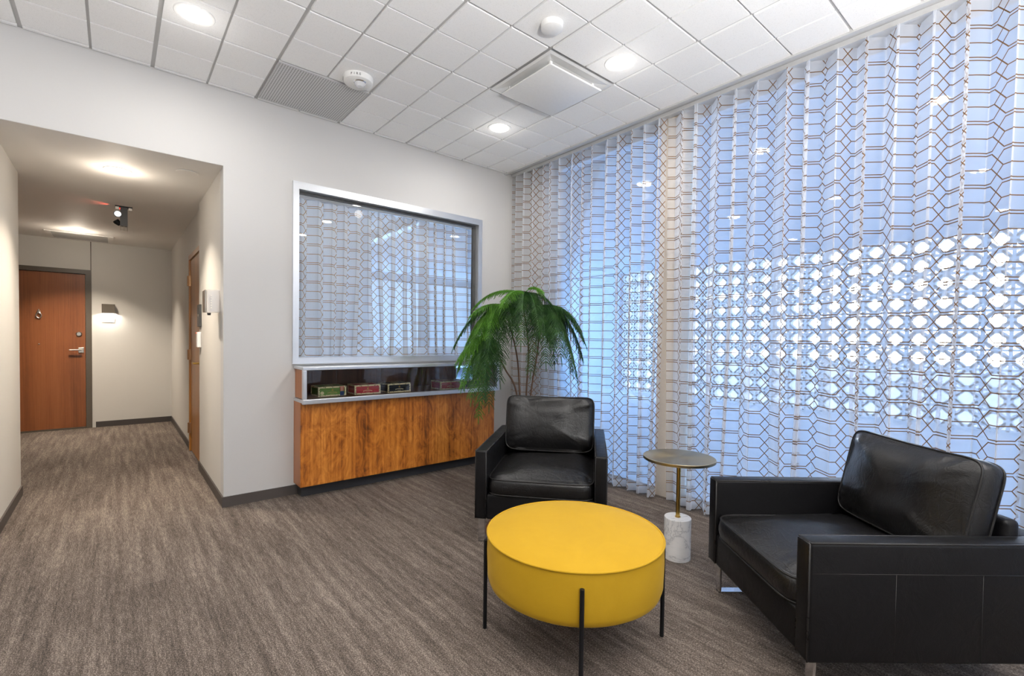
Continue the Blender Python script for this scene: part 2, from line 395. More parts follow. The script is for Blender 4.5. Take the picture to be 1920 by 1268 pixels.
# ------------------------------------------------------------------ covered porch outside
B(((2.36, -26, -0.16), (40, 16, -0.03))).build('porch_floor', M['pave'], kind='structure')
B(((2.32, -20, 3.12), (9.4, 14, 3.30))).build('porch_ceiling', M['ext'], kind='structure')
B(((8.80, -20, 2.98), (9.05, 14, 3.12)), ((8.8, -20, -0.03), (9.05, -9.7, 3.0)),
  ((8.80, 3.7, -0.03), (9.05, 14, 3.0))).build('porch_wall', M['ext'], kind='structure')
m = MB(); cs = 0.30
def ring(cy, cz, r0, r1, a0=0, a1=2*pi, n=20):
    vs = []; fs = []
    for k in range(n+1):
        a = a0+(a1-a0)*k/n
        for r in (r0, r1):
            for x in (8.86, 8.98): vs.append((x, cy+r*cos(a), cz+r*sin(a)))
    for k in range(n):
        b = k*4; c_ = b+4
        fs += [(b, b+1, c_+1, c_), (b+2, c_+2, c_+3, b+3), (b, c_, c_+2, b+2), (b+1, b+3, c_+3, c_+1)]
    m.add(vs, fs)
for jz in range(10):
    for iy in range(-32, 12):
        cy, cz = iy*cs+0.15, -0.02+0.15+jz*cs
        ring(cy, cz, 0.10, 0.145)
        for sy, sz, a in ((-1, -1, 0), (1, -1, pi/2), (1, 1, pi), (-1, 1, 3*pi/2)):
            ring(cy+sy*cs/2, cz+sz*cs/2, 0.10, 0.132, a, a+pi/2, 6)
for iy in range(-32, 13): m.box((8.85, iy*cs-0.02, -0.02), (8.99, iy*cs+0.02, 2.98))
for jz in range(11): m.box((8.85, -9.7, -0.02+jz*cs-0.015), (8.99, 3.7, -0.02+jz*cs+0.02))
m.build('breeze_block_screen', M['block'], kind='structure')

# ------------------------------------------------------------------ curtains
def curtain(name, origin, length, axis, pitch, amp, ztop, zbot, mat, seed, label, group, z_uv0=0.0, per=18, rows=44, lean=0.46, u0=0.0):
    """cloth in regular ripple folds; axis 'y' runs toward -Y, 'x' toward +X"""
    rnd = random.Random(seed)
    nf = round(length/pitch); N = nf*per; jit = [rnd.uniform(-1, 1) for _ in range(nf+3)]; ja = [rnd.uniform(0.7, 1.25) for _ in range(nf+3)]
    ds = [[rnd.uniform(-1, 1) for _ in range(nf+3)] for _ in range(2)]
    def sm(a, x):
        i = int(x); f = x-i; f = f*f*(3-2*f); return a[i]*(1-f)+a[i+1]*f
    m = MB(); m.uv = []; cols = []
    for r in range(rows+1):
        tz = r/rows; z = ztop+(zbot-ztop)*tz; acc = 0; prev = None; row = []
        for k in range(N+1):
            fpos = k/per; ph = 2*pi*fpos
            a = amp*sm(ja, fpos)*(1+0.25*tz*sm(ds[0], fpos))
            s = pitch*fpos + pitch*0.22*sm(jit, fpos) + lean*pitch*0.32*sin(2*ph) + tz*tz*pitch*0.35*sm(ds[1], fpos) + 0.006*sin(5*tz+fpos*1.7)*tz
            o = a*sin(ph) + 0.10*a*sin(3*ph+1.3*sm(jit, fpos)) + 0.012*tz*sin(fpos*0.9+seed)
            p = (s, o)
            if prev is not None: acc += math.hypot(p[0]-prev[0], p[1]-prev[1])
            prev = p; row.append((p, acc))
        cols.append((z, row))
    base = cols[rows//3][1]
    for z, row in cols:
        for k, ((s, o), _) in enumerate(row):
            if axis == 'y': m.v.append((o, -s, z))
            else: m.v.append((s, o, z))
            m.uv.append((base[k][1]+u0, z-z_uv0))
    for r in range(rows):
        for k in range(N):
            i = r*(N+1)+k; m.f.append((i, i+1, i+N+2, i+N+1)); m.m.append(0)
    o = empty(name, origin, 0, label, 'curtain', group)
    m.build('cloth', mat, o, smooth=True)
    return o
ZT = H-0.035
cur1 = curtain('sheer_curtain', (XB+0.03, -0.03, 0), 1.84, 'y', 0.131, 0.052, ZT, 0.015, M['sheer'], 3,
        'sheer white trellis curtain panel nearest the corner, behind the potted plant and round side table', None)
cur2 = curtain('sheer_curtain', (XB+0.035, -1.90, 0), 2.0, 'y', 0.143, 0.056, ZT, 0.015, M['sheer'], 8,
        'wide sheer white trellis curtain panel behind the right leather armchair, sunlit breeze blocks glowing through', None)
cur3 = curtain('sheer_curtain', (XB+0.03, -3.89, 0), 3.4, 'y', 0.142, 0.055, ZT, 0.015, M['sheer'], 12,
        'sheer white trellis curtain panel at the extreme right edge of the photo', None)
# ceiling track with carriers
tr = empty('curtain_track', (XB+0.03, -0.02, H-0.02), 0, 'slim grey ceiling track carrying the tall sheer curtains', 'curtain rail')
B(((-0.012, -7.3, 0.0), (0.012, 0, 0.03))).build('rail', M['grid'], tr)

# interior-window curtain in the room behind
curtain('sheer_curtain', (-0.46, 0.215, 0), 2.40, 'x', 0.115, 0.033, 2.40, 1.06, M['sheer2'], 21,
        'short sheer trellis curtain hanging behind the white-framed interior window', None, z_uv0=1.085, rows=30)
tr = empty('curtain_track', (-0.45, 0.215, 2.405), 0, 'white track along the top of the interior window, its curtain hooked on', 'curtain rail')
B(((0, -0.012, 0), (2.4, 0.012, 0.035))).build('rail', M['white'], tr)

# ------------------------------------------------------------------ interior window
iw = MB(); fwid = 0.05
y0, y1 = -0.028, 0.10
iw.box((-0.16, y0, 2.405), (1.66, y1, 2.462)); iw.box((-0.16, y0, 1.035), (1.66, y1, 1.085))
iw.box((-0.16, y0, 1.085), (-0.115, y1, 2.405)); iw.box((1.615, y0, 1.085), (1.66, y1, 2.405))
win = iw.build('window_3', M['alu'], kind='structure')
g = MB(); 
for a, b in (((-0.115, 0.03, 2.385), (1.615, 0.06, 2.405)), ((1.585, 0.03, 1.085), (1.615, 0.06, 2.385)), ((-0.115, 0.03, 1.085), (-0.105, 0.06, 2.385))): g.box(a, b)
g.build('gasket', M['dark'], win)
B(((-0.107, 0.042, 1.085), (1.59, 0.048, 2.387))).build('pane', M['glass'], win)

# ------------------------------------------------------------------ display cabinet
cab = empty('display_cabinet', (-0.13, 0, 0), 0, 'long walnut display cabinet with aluminium-framed glass front under the interior window', 'cabinet')
def cb(*bx): return B(*[((a[0]+0.13, a[1], a[2]), (b[0]+0.13, b[1], b[2])) for a, b in bx])
cb(((-0.145, -0.18, 0.095), (1.72, -0.165, 0.745))).build('front_panel', M['walnut'], cab)
for xx in (-0.145, 1.705): cb(((xx, -0.165, 0.095), (xx+0.015, -0.002, 0.745))).build('side_panel', M['walnut_side'], cab)
cb(((-0.13, -0.165, 0.095), (1.705, -0.002, 0.11))).build('bottom_panel', M['kick'], cab)
cb(((-0.115, -0.10, 0.0), (1.69, -0.002, 0.095))).build('plinth', M['kick'], cab)
# glazed case on top, running back through the wall
cb(((-0.118, -0.235, 0.745), (1.695, 0.34, 0.765))).build('shelf', M['case_wood'], cab)
for k in range(4): cb(((-0.118+k*0.43+0.002, 0.34, 0.745), (-0.118+(k+1)*0.43-0.002, 0.355, 1.018))).build('back_panel', M['case_wood'], cab)
for bx in (((-0.135, -0.225, 0.775), (-0.122, 0.0, 1.0)), ((-0.118, 0.12, 0.765), (-0.112, 0.34, 1.005)), ((1.70, -0.225, 0.775), (1.715, 0.0, 1.0))): cb(bx).build('end_panel', M['walnut_side'], cab)
cb(((-0.118, -0.22, 1.008), (1.70, -0.005, 1.018)), ((-0.118, 0.0, 1.008), (1.60, 0.34, 1.018))).build('top_panel', M['alu'], cab)
fr = MB()
def rb(a, b): fr.rbox((a[0]+0.13, a[1], a[2]), (b[0]+0.13, b[1], b[2]), 0.004, 2)
rb((-0.148, -0.25, 0.995), (1.73, -0.215, 1.022)); rb((-0.148, -0.25, 0.738), (1.73, -0.215, 0.775))
rb((-0.147, -0.249, 0.773), (-0.118, -0.215, 0.997)); rb((1.70, -0.249, 0.773), (1.729, -0.215, 0.997))
rb((-0.147, -0.217, 0.745), (-0.12, -0.001, 0.77)); rb((-0.147, -0.217, 0.998), (-0.12, -0.001, 1.021))
fr.build('frame', M['alu'], cab)
cb(((-0.119, -0.236, 0.77), (1.70, -0.231, 0.998))).build('glass_front', M['glass'], cab)

# ------------------------------------------------------------------ cigar boxes
cream = plain('cream_paper', (0.66, 0.58, 0.34), 0.5); gold = plain('gold_print', (0.45, 0.30, 0.08), 0.4)
navy = plain('navy_print', (0.02, 0.05, 0.16), 0.4); redp = plain('red_print', (0.45, 0.02, 0.03), 0.4)
t = NT('patterned_edge_paper'); v = t.coord(); vo = t.n('TexVoronoi'); t.l(v, vo.inputs['Vector']); vo.inputs['Scale'].default_value = 75
M['edge'] = t.fin(t.bsdf(t.ramp(vo.outputs['Distance'], [(0.25, (0.09, 0.075, 0.03)), (0.38, (0.72, 0.64, 0.40))]), 0.5))
def cigar_box(loc, w, colname, col, label, rz=0.0, green=False):
    e = empty('cigar_box', loc, rz, label, 'box', 'cigar boxes in the display case'); d, h = 0.185, 0.078; pm = plain('paper_'+colname, col, 0.35)
    B(((0, 0, 0), (w, d, h*0.62))).build('body', pm, e)
    B(((-0.001, -0.001, h*0.64), (w+0.001, d, h))).build('lid', pm, e)
    m = MB(); q = 0.011; z = 0.0015
    for (za, zb) in ((0, q), (h-q, h+z)):
        m.box((-z*1.5, -z*1.5, za), (w+z*1.5, 0.004, zb)); m.box((-z*1.5, 0.004, za), (0.004, d, zb)); m.box((w-0.004, 0.004, za), (w+z*1.5, d, zb))
    for xa in (-z*1.5, w-q): m.box((xa, -z*1.5, q), (xa+q+z, 0.004, h-q))
    m.box((-z*1.5, d-q, q), (0.004, d, h-q)); m.box((-z*1.5, 0, q), (0.004, q, h-q))
    m.box((0.004, 0.004, h), (w-0.004, q, h+z)); m.box((0.004, d-q, h), (w-0.004, d, h+z)); m.box((0.004, q, h), (q, d-q, h+z)); m.box((w-q, q, h), (w-0.004, d-q, h+z))
    m.build('edge_trim', M['edge'], e)
    m = MB(); m.lathe([(0.034, h), (0.034, h+0.0012)], 28); 
    for i, vv in enumerate(m.v): m.v[i] = (w/2+vv[0]*1.15, d*0.5+vv[1]*0.75, vv[2])
    m.build('lid_emblem', cream, e)
    m = MB()                                # tiny arched lettering, unreadable in the photo
    for k in range(9):
        a = (k-4)/4; x = w*0.5+a*0.036; zz = h*0.34+0.006*(1-a*a); m.box((x-0.0028, -0.0012, zz-0.004), (x+0.0022, 0.001, zz+0.004))
    for k in range(6): m.box((w*0.5-0.016+k*0.0055, -0.0012, h*0.21), (w*0.5-0.0125+k*0.0055, 0.001, h*0.21+0.0035))
    m.build('lettering', gold if green else cream, e)
    m = MB(); m.rbox((w/2-0.007, -0.005, h*0.56), (w/2+0.007, -0.0005, h*0.72), 0.002, 2); m.build('clasp', M['brassy'], e)
    if green:
        m = MB(); m.lathe([(0.014, 0), (0.014, 0.0015)], 20, Matrix.Translation((0.03, -0.001, h*0.36)) @ Matrix.Rotation(pi/2, 4, 'X')); m.build('seal', cream, e)
        B(((w-0.05, -0.0028, 0.002), (w-0.018, 0.0, h*0.45))).build('band', navy, e)
        m = MB(); m.mi = 0; m.box((w-0.05, -0.0028, h*0.48), (w-0.018, 0, h*0.98)); m.mi = 1
        for xx in (0.044, 0.031): m.box((w-xx, -0.0034, h*0.48), (w-xx+0.006, -0.0028, h*0.98))
        m.build('striped_seal', [redp, cream], e)
    return e
zb = 0.766
cigar_box((0.030, -0.045, zb), 0.225, 'green', (0.13, 0.25, 0.04), 'green cigar box with red and navy seal, leftmost in the display case', green=True)
cigar_box((0.325, -0.06, zb), 0.222, 'red', (0.42, 0.012, 0.025), 'red cigar box between the green and the black ones in the display case', -0.05)
cigar_box((0.612, -0.085, zb), 0.222, 'black', (0.012, 0.014, 0.018), 'black cigar box with cream edges right of the first red box', 0.04)
cigar_box((1.125, -0.12, zb), 0.222, 'crimson', (0.33, 0.02, 0.035), 'red cigar box standing alone at the right, beside the drooping plant foliage', -0.04)
cigar_box((1.40, -0.12, zb), 0.20, 'navy', (0.02, 0.03, 0.06), 'dark cigar box mostly hidden by plant foliage at cabinet right end', 0.03)

# ------------------------------------------------------------------ doors
dr = MB(); dr.box((-2.48, YH-0.012, 0), (-2.43, YH+0.10, 2.09)); dr.box((-1.525, YH-0.012, 0), (-1.465, YH+0.10, 2.09)); dr.box((-2.43, YH-0.012, 2.035), (-1.525, YH+0.10, 2.09))
d1 = dr.build('door_1', M['bronze'], kind='structure')
leaf = B(((-2.426, YH+0.02, 0.02), (-1.529, YH+0.065, 2.031))).build('leaf', M['cherry'], d1)
hd = MB(); hd.rbox((-1.60, YH+0.012, 1.00), (-1.545, YH+0.021, 1.07), 0.003, 2); hd.rbox((-1.69, YH-0.035, 1.03), (-1.565, YH-0.02, 1.046), 0.006, 2)
hd.tube([(-1.572, YH+0.015, 1.038), (-1.572, YH-0.028, 1.038)], 0.009, 10); hd.build('lever_handle', M['nickel'], leaf)
Ry = lambda x, y, z: Matrix.Translation((x, y, z)) @ Matrix.Rotation(pi/2, 4, 'X')
hd = MB(); hd.lathe([(0.030, 0), (0.030, 0.006), (0.022, 0.014)], 24, Ry(-1.592, YH+0.02, 1.245)); hd.build('deadbolt', M['nickel'], leaf, True, 35)
hd = MB(); hd.tube([(-1.967-0.024*sin(a), YH+0.006, 1.49-0.034*(1-cos(a))/1.0+0.02) for a in [i*2*pi/20 for i in range(20)]], 0.006, 8, closed=True)
hd.rbox((-1.983, YH+0.004, 1.50), (-1.951, YH+0.021, 1.535), 0.005, 2); hd.lathe([(0.008, 0), (0.004, 0.02)], 12, Matrix.Translation((-1.967, YH+0.012, 1.535)))
hd.build('knocker', M['nickel'], leaf, True, 40)
hd = MB(); hd.lathe([(0.007, 0), (0.007, 0.006)], 12, Ry(-1.967, YH+0.021, 1.115)); hd.build('peephole', M['nickel'], leaf)
B(((-2.43, YH-0.005, 0.0), (-1.525, YH+0.08, 0.018))).build('trim_threshold', M['bronze'], kind='structure')

dr = MB(); dr.box((-0.615, 2.175, 0), (-0.50, 2.222, 2.10)); dr.box((-0.615, 1.282, 2.052), (-0.50, 2.175, 2.10)); dr.box((-0.598, 1.282, 0), (-0.50, 1.297, 2.052))
d2 = dr.build('door_2', M['oak'], kind='structure')
leaf = B(((-0.600, 1.30, 0.012), (-0.556, 2.172, 2.048))).build('leaf', M['oak'], d2)
for z in (0.25, 1.04, 1.83):
    h = MB(); h.tube([(-0.622, 2.178, z-0.055), (-0.622, 2.178, z+0.055)], 0.009, 10); h.box((-0.618, 2.14, z-0.055), (-0.601, 2.21, z+0.055)); h.build('hinge', M['copper_hinge'], d2)
h = MB(); h.tube([(-0.60, 1.365, 0.985), (-0.655, 1.365, 0.985)], 0.010, 10); h.rbox((-0.668, 1.355, 0.975), (-0.652, 1.48, 0.995), 0.006, 2)
h.lathe([(0.028, 0), (0.028, 0.008)], 20, Matrix.Translation((-0.60, 1.365, 0.985)) @ Matrix.Rotation(-pi/2, 4, 'Y')); h.build('lever_handle', M['brassy'], leaf)

# ------------------------------------------------------------------ hallway fittings
e = empty('card_reader', (XC, 1.19, 1.43), 0, 'narrow black keycard reader plate on hallway wall beside the oak door', 'card reader')
MB().rbox((-0.018, -0.075, -0.10), (-0.0005, 0.075, 0.10), 0.003, 2).build('plate', M['dark'], e)
m = MB(); m.lathe([(0.012, 0), (0.012, 0.003)], 16, Matrix.Translation((-0.018, 0, 0.0)) @ Matrix.Rotation(-pi/2, 4, 'Y')); m.build('button', M['nickel'], e)
e = empty('intercom', (XC, 1.185, 1.21), 0, 'small white door control box below the black reader plate', 'door control')
MB().rbox((-0.03, -0.04, -0.07), (-0.0005, 0.04, 0.07), 0.005, 2).build('housing', M['white'], e)
MB().rbox((-0.034, 0.02, 0.055), (-0.028, 0.036, 0.066), 0.002, 1).build('indicator', emis('amber_indicator', (1.0, 0.12, 0.02), 1.5), e)
# clear plastic forms dispenser / sanitiser
e = empty('dispenser', (XC, 0.13, 1.50), 0, 'clear plastic wall dispenser with silver front near the hallway corner', 'dispenser')
t = NT('clear_acrylic'); p = t.bsdf((0.9, 0.9, 0.92), 0.1, 0, 0.5, Alpha=0.38); M['acrylic'] = t.fin(p)
MB().rbox((-0.098, 0.0, -0.08), (-0.085, 0.13, 0.085), 0.006, 2).build('front_cover', M['nickel'], e)
MB().rbox((-0.085, 0.0, -0.08), (-0.002, 0.12, 0.088), 0.008, 3).build('housing', M['acrylic'], e)
m = MB(); m.lathe([(0.026, -0.07), (0.026, 0.05), (0.014, 0.066), (0.014, 0.078)], 20, c=(-0.038, 0.045)); m.build('cartridge', M['acrylic'], e, True, 40)
m = MB(); m.lathe([(0.010, -0.10), (0.014, -0.082)], 14, c=(-0.065, 0.05)); m.build('nozzle', M['dark'], e)
m = MB()
for k in range(6): m.box((-0.062, -0.002, -0.05+k*0.018), (-0.054, 0.0, -0.041+k*0.018))
m.build('scale_marks', M['nickel'], e)

# wall sconce with lit number plaque
e = empty('wall_sconce', (-1.295, YH, 1.59), 0, 'square dark bronze sconce lighting the wall beside the cherry door', 'wall light')
m = MB(); m.box((-0.068, -0.085, -0.06), (-0.064, 0, 0.06)); m.box((0.064, -0.085, -0.06), (0.068, 0, 0.06)); m.box((-0.064, -0.085, -0.06), (0.064, -0.081, 0.06)); m.box((-0.064, -0.081, 0.056), (0.064, 0, 0.06)); m.box((-0.064, -0.004, -0.06), (0.064, 0, 0.056))
m.build('shade', M['bronze'], e)
B(((-0.05, -0.07, -0.045), (0.05, -0.015, -0.04))).build('lens', emis('sconce_lens', (1, 0.93, 0.82), 25), e)
lo = area('sconce_light', (-1.295, YH-0.045, 1.545), (0, 0, 0), 0.10, 0.05, 1.9, (1.0, 0.94, 0.84))
def text_mesh(body, size, depth, name, mat, T, parent=None):
    cu = bpy.data.curves.new(name, 'FONT'); cu.body = body; cu.size = size; cu.extrude = depth; cu.align_x = 'CENTER'; cu.align_y = 'CENTER'
    o = bpy.data.objects.new(name+'_tmp', cu); C.objects.link(o)
    bpy.context.view_layer.update(); dg = bpy.context.evaluated_depsgraph_get()
    me = bpy.data.meshes.new_from_object(o.evaluated_get(dg)); bpy.data.objects.remove(o); me.transform(T); me.materials.clear(); me.materials.append(mat)
    r = bpy.data.objects.new(name, me); C.objects.link(r)
    if parent: r.parent = parent
    return r
e = empty('number_plaque', (-1.295, YH, 1.467), 0, 'small grey room number plaque 100 glowing just below the sconce', 'sign')
B(((-0.066, -0.006, -0.06), (0.066, -0.0005, 0.052))).build('plate', plain('plaque_grey', (0.42, 0.42, 0.42), 0.4), e)
text_mesh('100', 0.055, 0.001, 'numerals', M['white'], Matrix.Translation((0, -0.0075, -0.01)) @ Matrix.Rotation(pi/2, 4, 'X'), e)

# emergency spot fixture hanging from hallway ceiling
e = empty('emergency_light', (-1.158, 1.915, ZS), 0, 'black twin spot fixture hanging from the hallway ceiling on a short post', 'ceiling fixture')
B(((-0.065, -0.03, -0.012), (0.065, 0.03, -0.0005))).build('mounting_plate', M['black'], e)
for x in (-0.062, 0.036): B(((x, -0.032, -0.035), (x+0.026, 0.02, -0.012))).build('bracket', M['nickel'], e)
B(((-0.028, -0.03, -0.185), (0.028, 0.03, -0.012))).build('post', M['dark'], e)
for (x, z, r) in ((-0.045, -0.085, 0.032),):
    h = MB(); TT = Matrix.Translation((x, -0.055, z)) @ Matrix.Rotation(radians(100), 4, 'X'); h.lathe([(r*0.5, -0.05), (r, -0.01), (r, 0.012)], 24, TT); hh = h.build('lamp_head', M['dark'], e, True, 35)
    h = MB(); h.lathe([(r*0.8, 0.0125), (r*0.8, 0.0145)], 20, TT); h.build('lens', M['chrome'], hh)
h = MB(); h.lathe([(0.014, -0.03), (0.026, 0), (0.026, 0.02)], 20, Matrix.Translation((-0.048, 0.0, -0.155)) @ Matrix.Rotation(radians(-40), 4, 'Y')); h.build('lamp_head', M['black'], e, True, 35)
h = MB()
for k in range(4):
    z = -0.188-0.014*k; h.tube([(-0.027, -0.027, z), (0.027, -0.027, z), (0.027, 0.027, z), (-0.027, 0.027, z)], 0.0018, 5, closed=True)
for x, y in ((-0.027, -0.027), (0.027, -0.027), (0.027, 0.027), (-0.027, 0.027), (0, -0.027)): h.tube([(x, y, -0.18), (x, y, -0.232)], 0.0018, 5)
h.build('wire_guard', M['nickel'], e)
MB().rbox((-0.032, -0.02, -0.03), (-0.026, -0.008, -0.018), 0.001, 1).build('indicator', emis('red_indicator', (1.0, 0.03, 0.02), 6), e)
l = bpy.data.lights.new('indicator_glow', 'SPOT'); l.energy = 0.55; l.color = (1.0, 0.12, 0.08); l.spot_size = radians(70); l.shadow_soft_size = 0.01
lo = bpy.data.objects.new('indicator_glow', l); C.objects.link(lo); lo.location = (-1.235, 1.90, ZS-0.045); lo.rotation_euler = Vector((-1, 0, 0.28)).to_track_quat('-Z', 'Y').to_euler()

# ceiling discs
e = empty('blank_cover', (-0.807, 0.338, ZS), 0, 'flat white round cap on the hallway ceiling near the corner', 'cover plate')
m = MB(); m.lathe([(0.068, -0.007), (0.072, -0.003), (0.060, -0.0005)], 32); m.build('disc', M['soffit'], e, True, 30)
e = empty('hallway_vent', (-1.553, 4.11, ZS), 0, 'long grey linear air grille in the hallway ceiling before the far wall', 'air vent')
m = MB()
for a, b in (((-0.316, -0.28), (-0.26, 0.27)), ((0.26, -0.28), (0.316, 0.27)), ((-0.26, -0.28), (0.26, -0.24)), ((-0.26, 0.23), (0.26, 0.27))): m.box((a[0], a[1], -0.008), (b[0], b[1], -0.0005))
m.build('frame', M['soffit'], e)
m = MB(); m.box((-0.26, -0.24, -0.0012), (0.26, 0.23, -0.0006))
for k in range(23): m.box((-0.26, -0.236+k*0.0205, -0.007), (0.26, -0.228+k*0.0205, -0.0012))
m.build('louvre', plain('vent_grey', (0.36, 0.35, 0.33), 0.5), e)

# recessed downlights
lens_m = emis('downlight_lens', (1.0, 0.97, 0.92), 14)
def downlight(x, y, z, label, power, col=(1.0, 0.955, 0.90), r=0.078, halo=0.5):
    e = empty('downlight', (x, y, z), 0, label, 'ceiling light', 'recessed downlights')
    m = MB(); n = 40; prof = [(r, -0.004), (r+0.016, -0.005), (r+0.02, -0.0005)]
    vs = []; fs = []
    for rr, zz in prof:
        for k in range(n): vs.append((rr*cos(2*pi*k/n), rr*sin(2*pi*k/n), zz))
    for i in range(2):
        for k in range(n): l_ = (k+1) % n; fs.append((i*n+k, (i+1)*n+k, (i+1)*n+l_, i*n+l_))
    m.add(vs, fs); m.build('trim_ring', M['white'], e, True, 40)
    m = MB(); m.lathe([(r*0.55, -0.012), (r*0.9, -0.008), (r, -0.002)], 32); m.build('lens', lens_m, e, True)
    a = area('downlight_beam', (x, y, z-0.02), (0, 0, 0), 2*r, 0, power, col, 'DISK')
    if z < 2.6: a.data.spread = radians(105)
    l = bpy.data.lights.new('downlight_halo', 'POINT'); l.energy = power*halo*0.12; l.color = col; l.shadow_soft_size = 0.05
    o = bpy.data.objects.new('downlight_halo', l); C.objects.link(o); o.location = (x, y, z-0.14)
    return e
PW = 10
downlight(-0.884, -0.815, H, 'round lit downlight at upper left of the tiled ceiling, above the hallway mouth', PW)
downlight(1.236, -0.827, H, 'round lit downlight in the tiled ceiling nearest the window corner', PW)
downlight(1.236, -2.052, H, 'bright round downlight in the tiled ceiling right of the square diffuser', PW)
for x, y in ((-0.884, -2.04), (-0.884, -3.27), (1.236, -3.27), (-0.884, -4.5), (1.236, -4.5), (-0.884, -5.8), (1.236, -5.8), (-3.0, -0.82), (-3.0, -3.27), (-3.0, -5.8)):
    a = area('downlight_beam', (x, y, H-0.02), (0, 0, 0), 0.13, 0, PW, (1.0, 0.955, 0.90), 'DISK')
HC = (1.0, 0.87, 0.72)
downlight(-1.206, 0.635, ZS, 'round lit downlight in the hallway ceiling closest to the lounge', 21, HC, r=0.066, halo=1.4)
downlight(-1.564, 3.627, ZS, 'round lit downlight deep in the hallway, beside the linear grille', 26, HC, r=0.066, halo=1.4)
for x, y in ((0.1, 1.1), (1.3, 1.1), (0.1, 2.9), (1.3, 2.9)): area('back_room_lamp', (x, y, H-0.02), (0, 0, 0), 0.13, 0, 8, (1.0, 0.93, 0.86), 'DISK')

# smoke detector puck
e = empty('ceiling_sensor', (0.648, -2.037, H), 0, 'plain white round sensor puck on the tiled ceiling near the top edge', 'sensor')
m = MB(); m.lathe([(0.048, -0.036), (0.060, -0.030), (0.063, -0.004), (0.064, -0.0005)], 40); m.build('housing', M['white'], e, True, 35)
# fire alarm strobe
e = empty('fire_alarm', (0.046, -0.79, H), 0, 'white round fire alarm strobe lettered FIRE beside the perforated grille', 'fire alarm')
m = MB(); m.lathe([(0.078, -0.045), (0.094, -0.036), (0.098, -0.008), (0.098, -0.0005)], 48); m.build('housing', M['white'], e, True, 35)
m = MB(); m.lathe([(0.020, -0.072), (0.032, -0.062), (0.036, -0.045)], 24, c=(0.0, -0.03)); m.build('strobe_lens', M['acrylic'], e, True, 40)
m = MB(); m.lathe([(0.038, -0.050), (0.044, -0.044)], 28, c=(0.0, -0.03)); m.build('strobe_bezel', M['chrome'], e)
for base in (-122, -212):
    for i, ch in enumerate('FIRE'):
        a = radians(base+i*11-16)
        TT = Matrix.Translation((0.0975*cos(a), 0.0975*sin(a), -0.022)) @ Matrix.Rotation(a+pi/2, 4, 'Z') @ Matrix.Rotation(pi/2-0.1, 4, 'X')
        text_mesh(ch, 0.022, 0.0008, 'lettering', M['dark'], TT, e)

# square supply diffuser
e = empty('supply_diffuser', (X0+4*T-0.3048+0.0, -(D0+5*T), H), 0, 'square white air diffuser with a dropped flat plaque in the tiled ceiling', 'air diffuser')
e.location.x = X0+3*T
m = MB(); prof = [(0.300, -0.004), (0.278, -0.006), (0.225, 0.006), (0.205, 0.011)]
vs = []; fs = []
for r, z in prof: vs += [(-r, -r, z), (r, -r, z), (r, r, z), (-r, r, z)]
for i in range(3):
    for k in range(4): l_ = (k+1) % 4; fs.append((i*4+k, i*4+l_, i*4+4+l_, i*4+4+k))
fs.append((12, 13, 14, 15)); m.add(vs, fs); m.build('frame', M['white'], e)
m = MB(); m.rbox((-0.245, -0.245, -0.044), (0.245, 0.245, -0.033), 0.005, 3); m.build('plaque', M['white'], e, True, 35)
for x in (-0.2, 0.2):
    for y in (-0.2, 0.2): B(((x-0.01, y-0.006, -0.035), (x+0.01, y+0.006, 0.009))).build('hanger', M['white'], e)
# return grille
e = empty('return_grille', (X0-2*T, -D0-2*T, H), 0, 'grey perforated return air grille in the ceiling beside the wall', 'air vent')
t = NT('perforated_metal'); v = t.coord(); vo = t.n('TexVoronoi'); vo.inputs['Randomness'].default_value = 0.0; vo.inputs['Scale'].default_value = 62; t.l(v, vo.inputs['Vector'])
M['perf'] = t.fin(t.bsdf(t.ramp(vo.outputs['Distance'], [(0.30, (0.10, 0.10, 0.10)), (0.36, (0.62, 0.62, 0.62))]), 0.5))
B(((0.014, 0.014, -0.003), (0.5956, 0.5956, 0.003))).build('perforated_panel', M['perf'], e)
m = MB()
for a, b in (((0.006, 0.006), (0.014, 0.6036)), ((0.5956, 0.006), (0.6036, 0.6036)), ((0.014, 0.006), (0.5956, 0.014)), ((0.014, 0.5956), (0.5956, 0.6036))): m.box((*a, -0.005), (*b, 0.010))
m.build('frame', M['grid'], e)

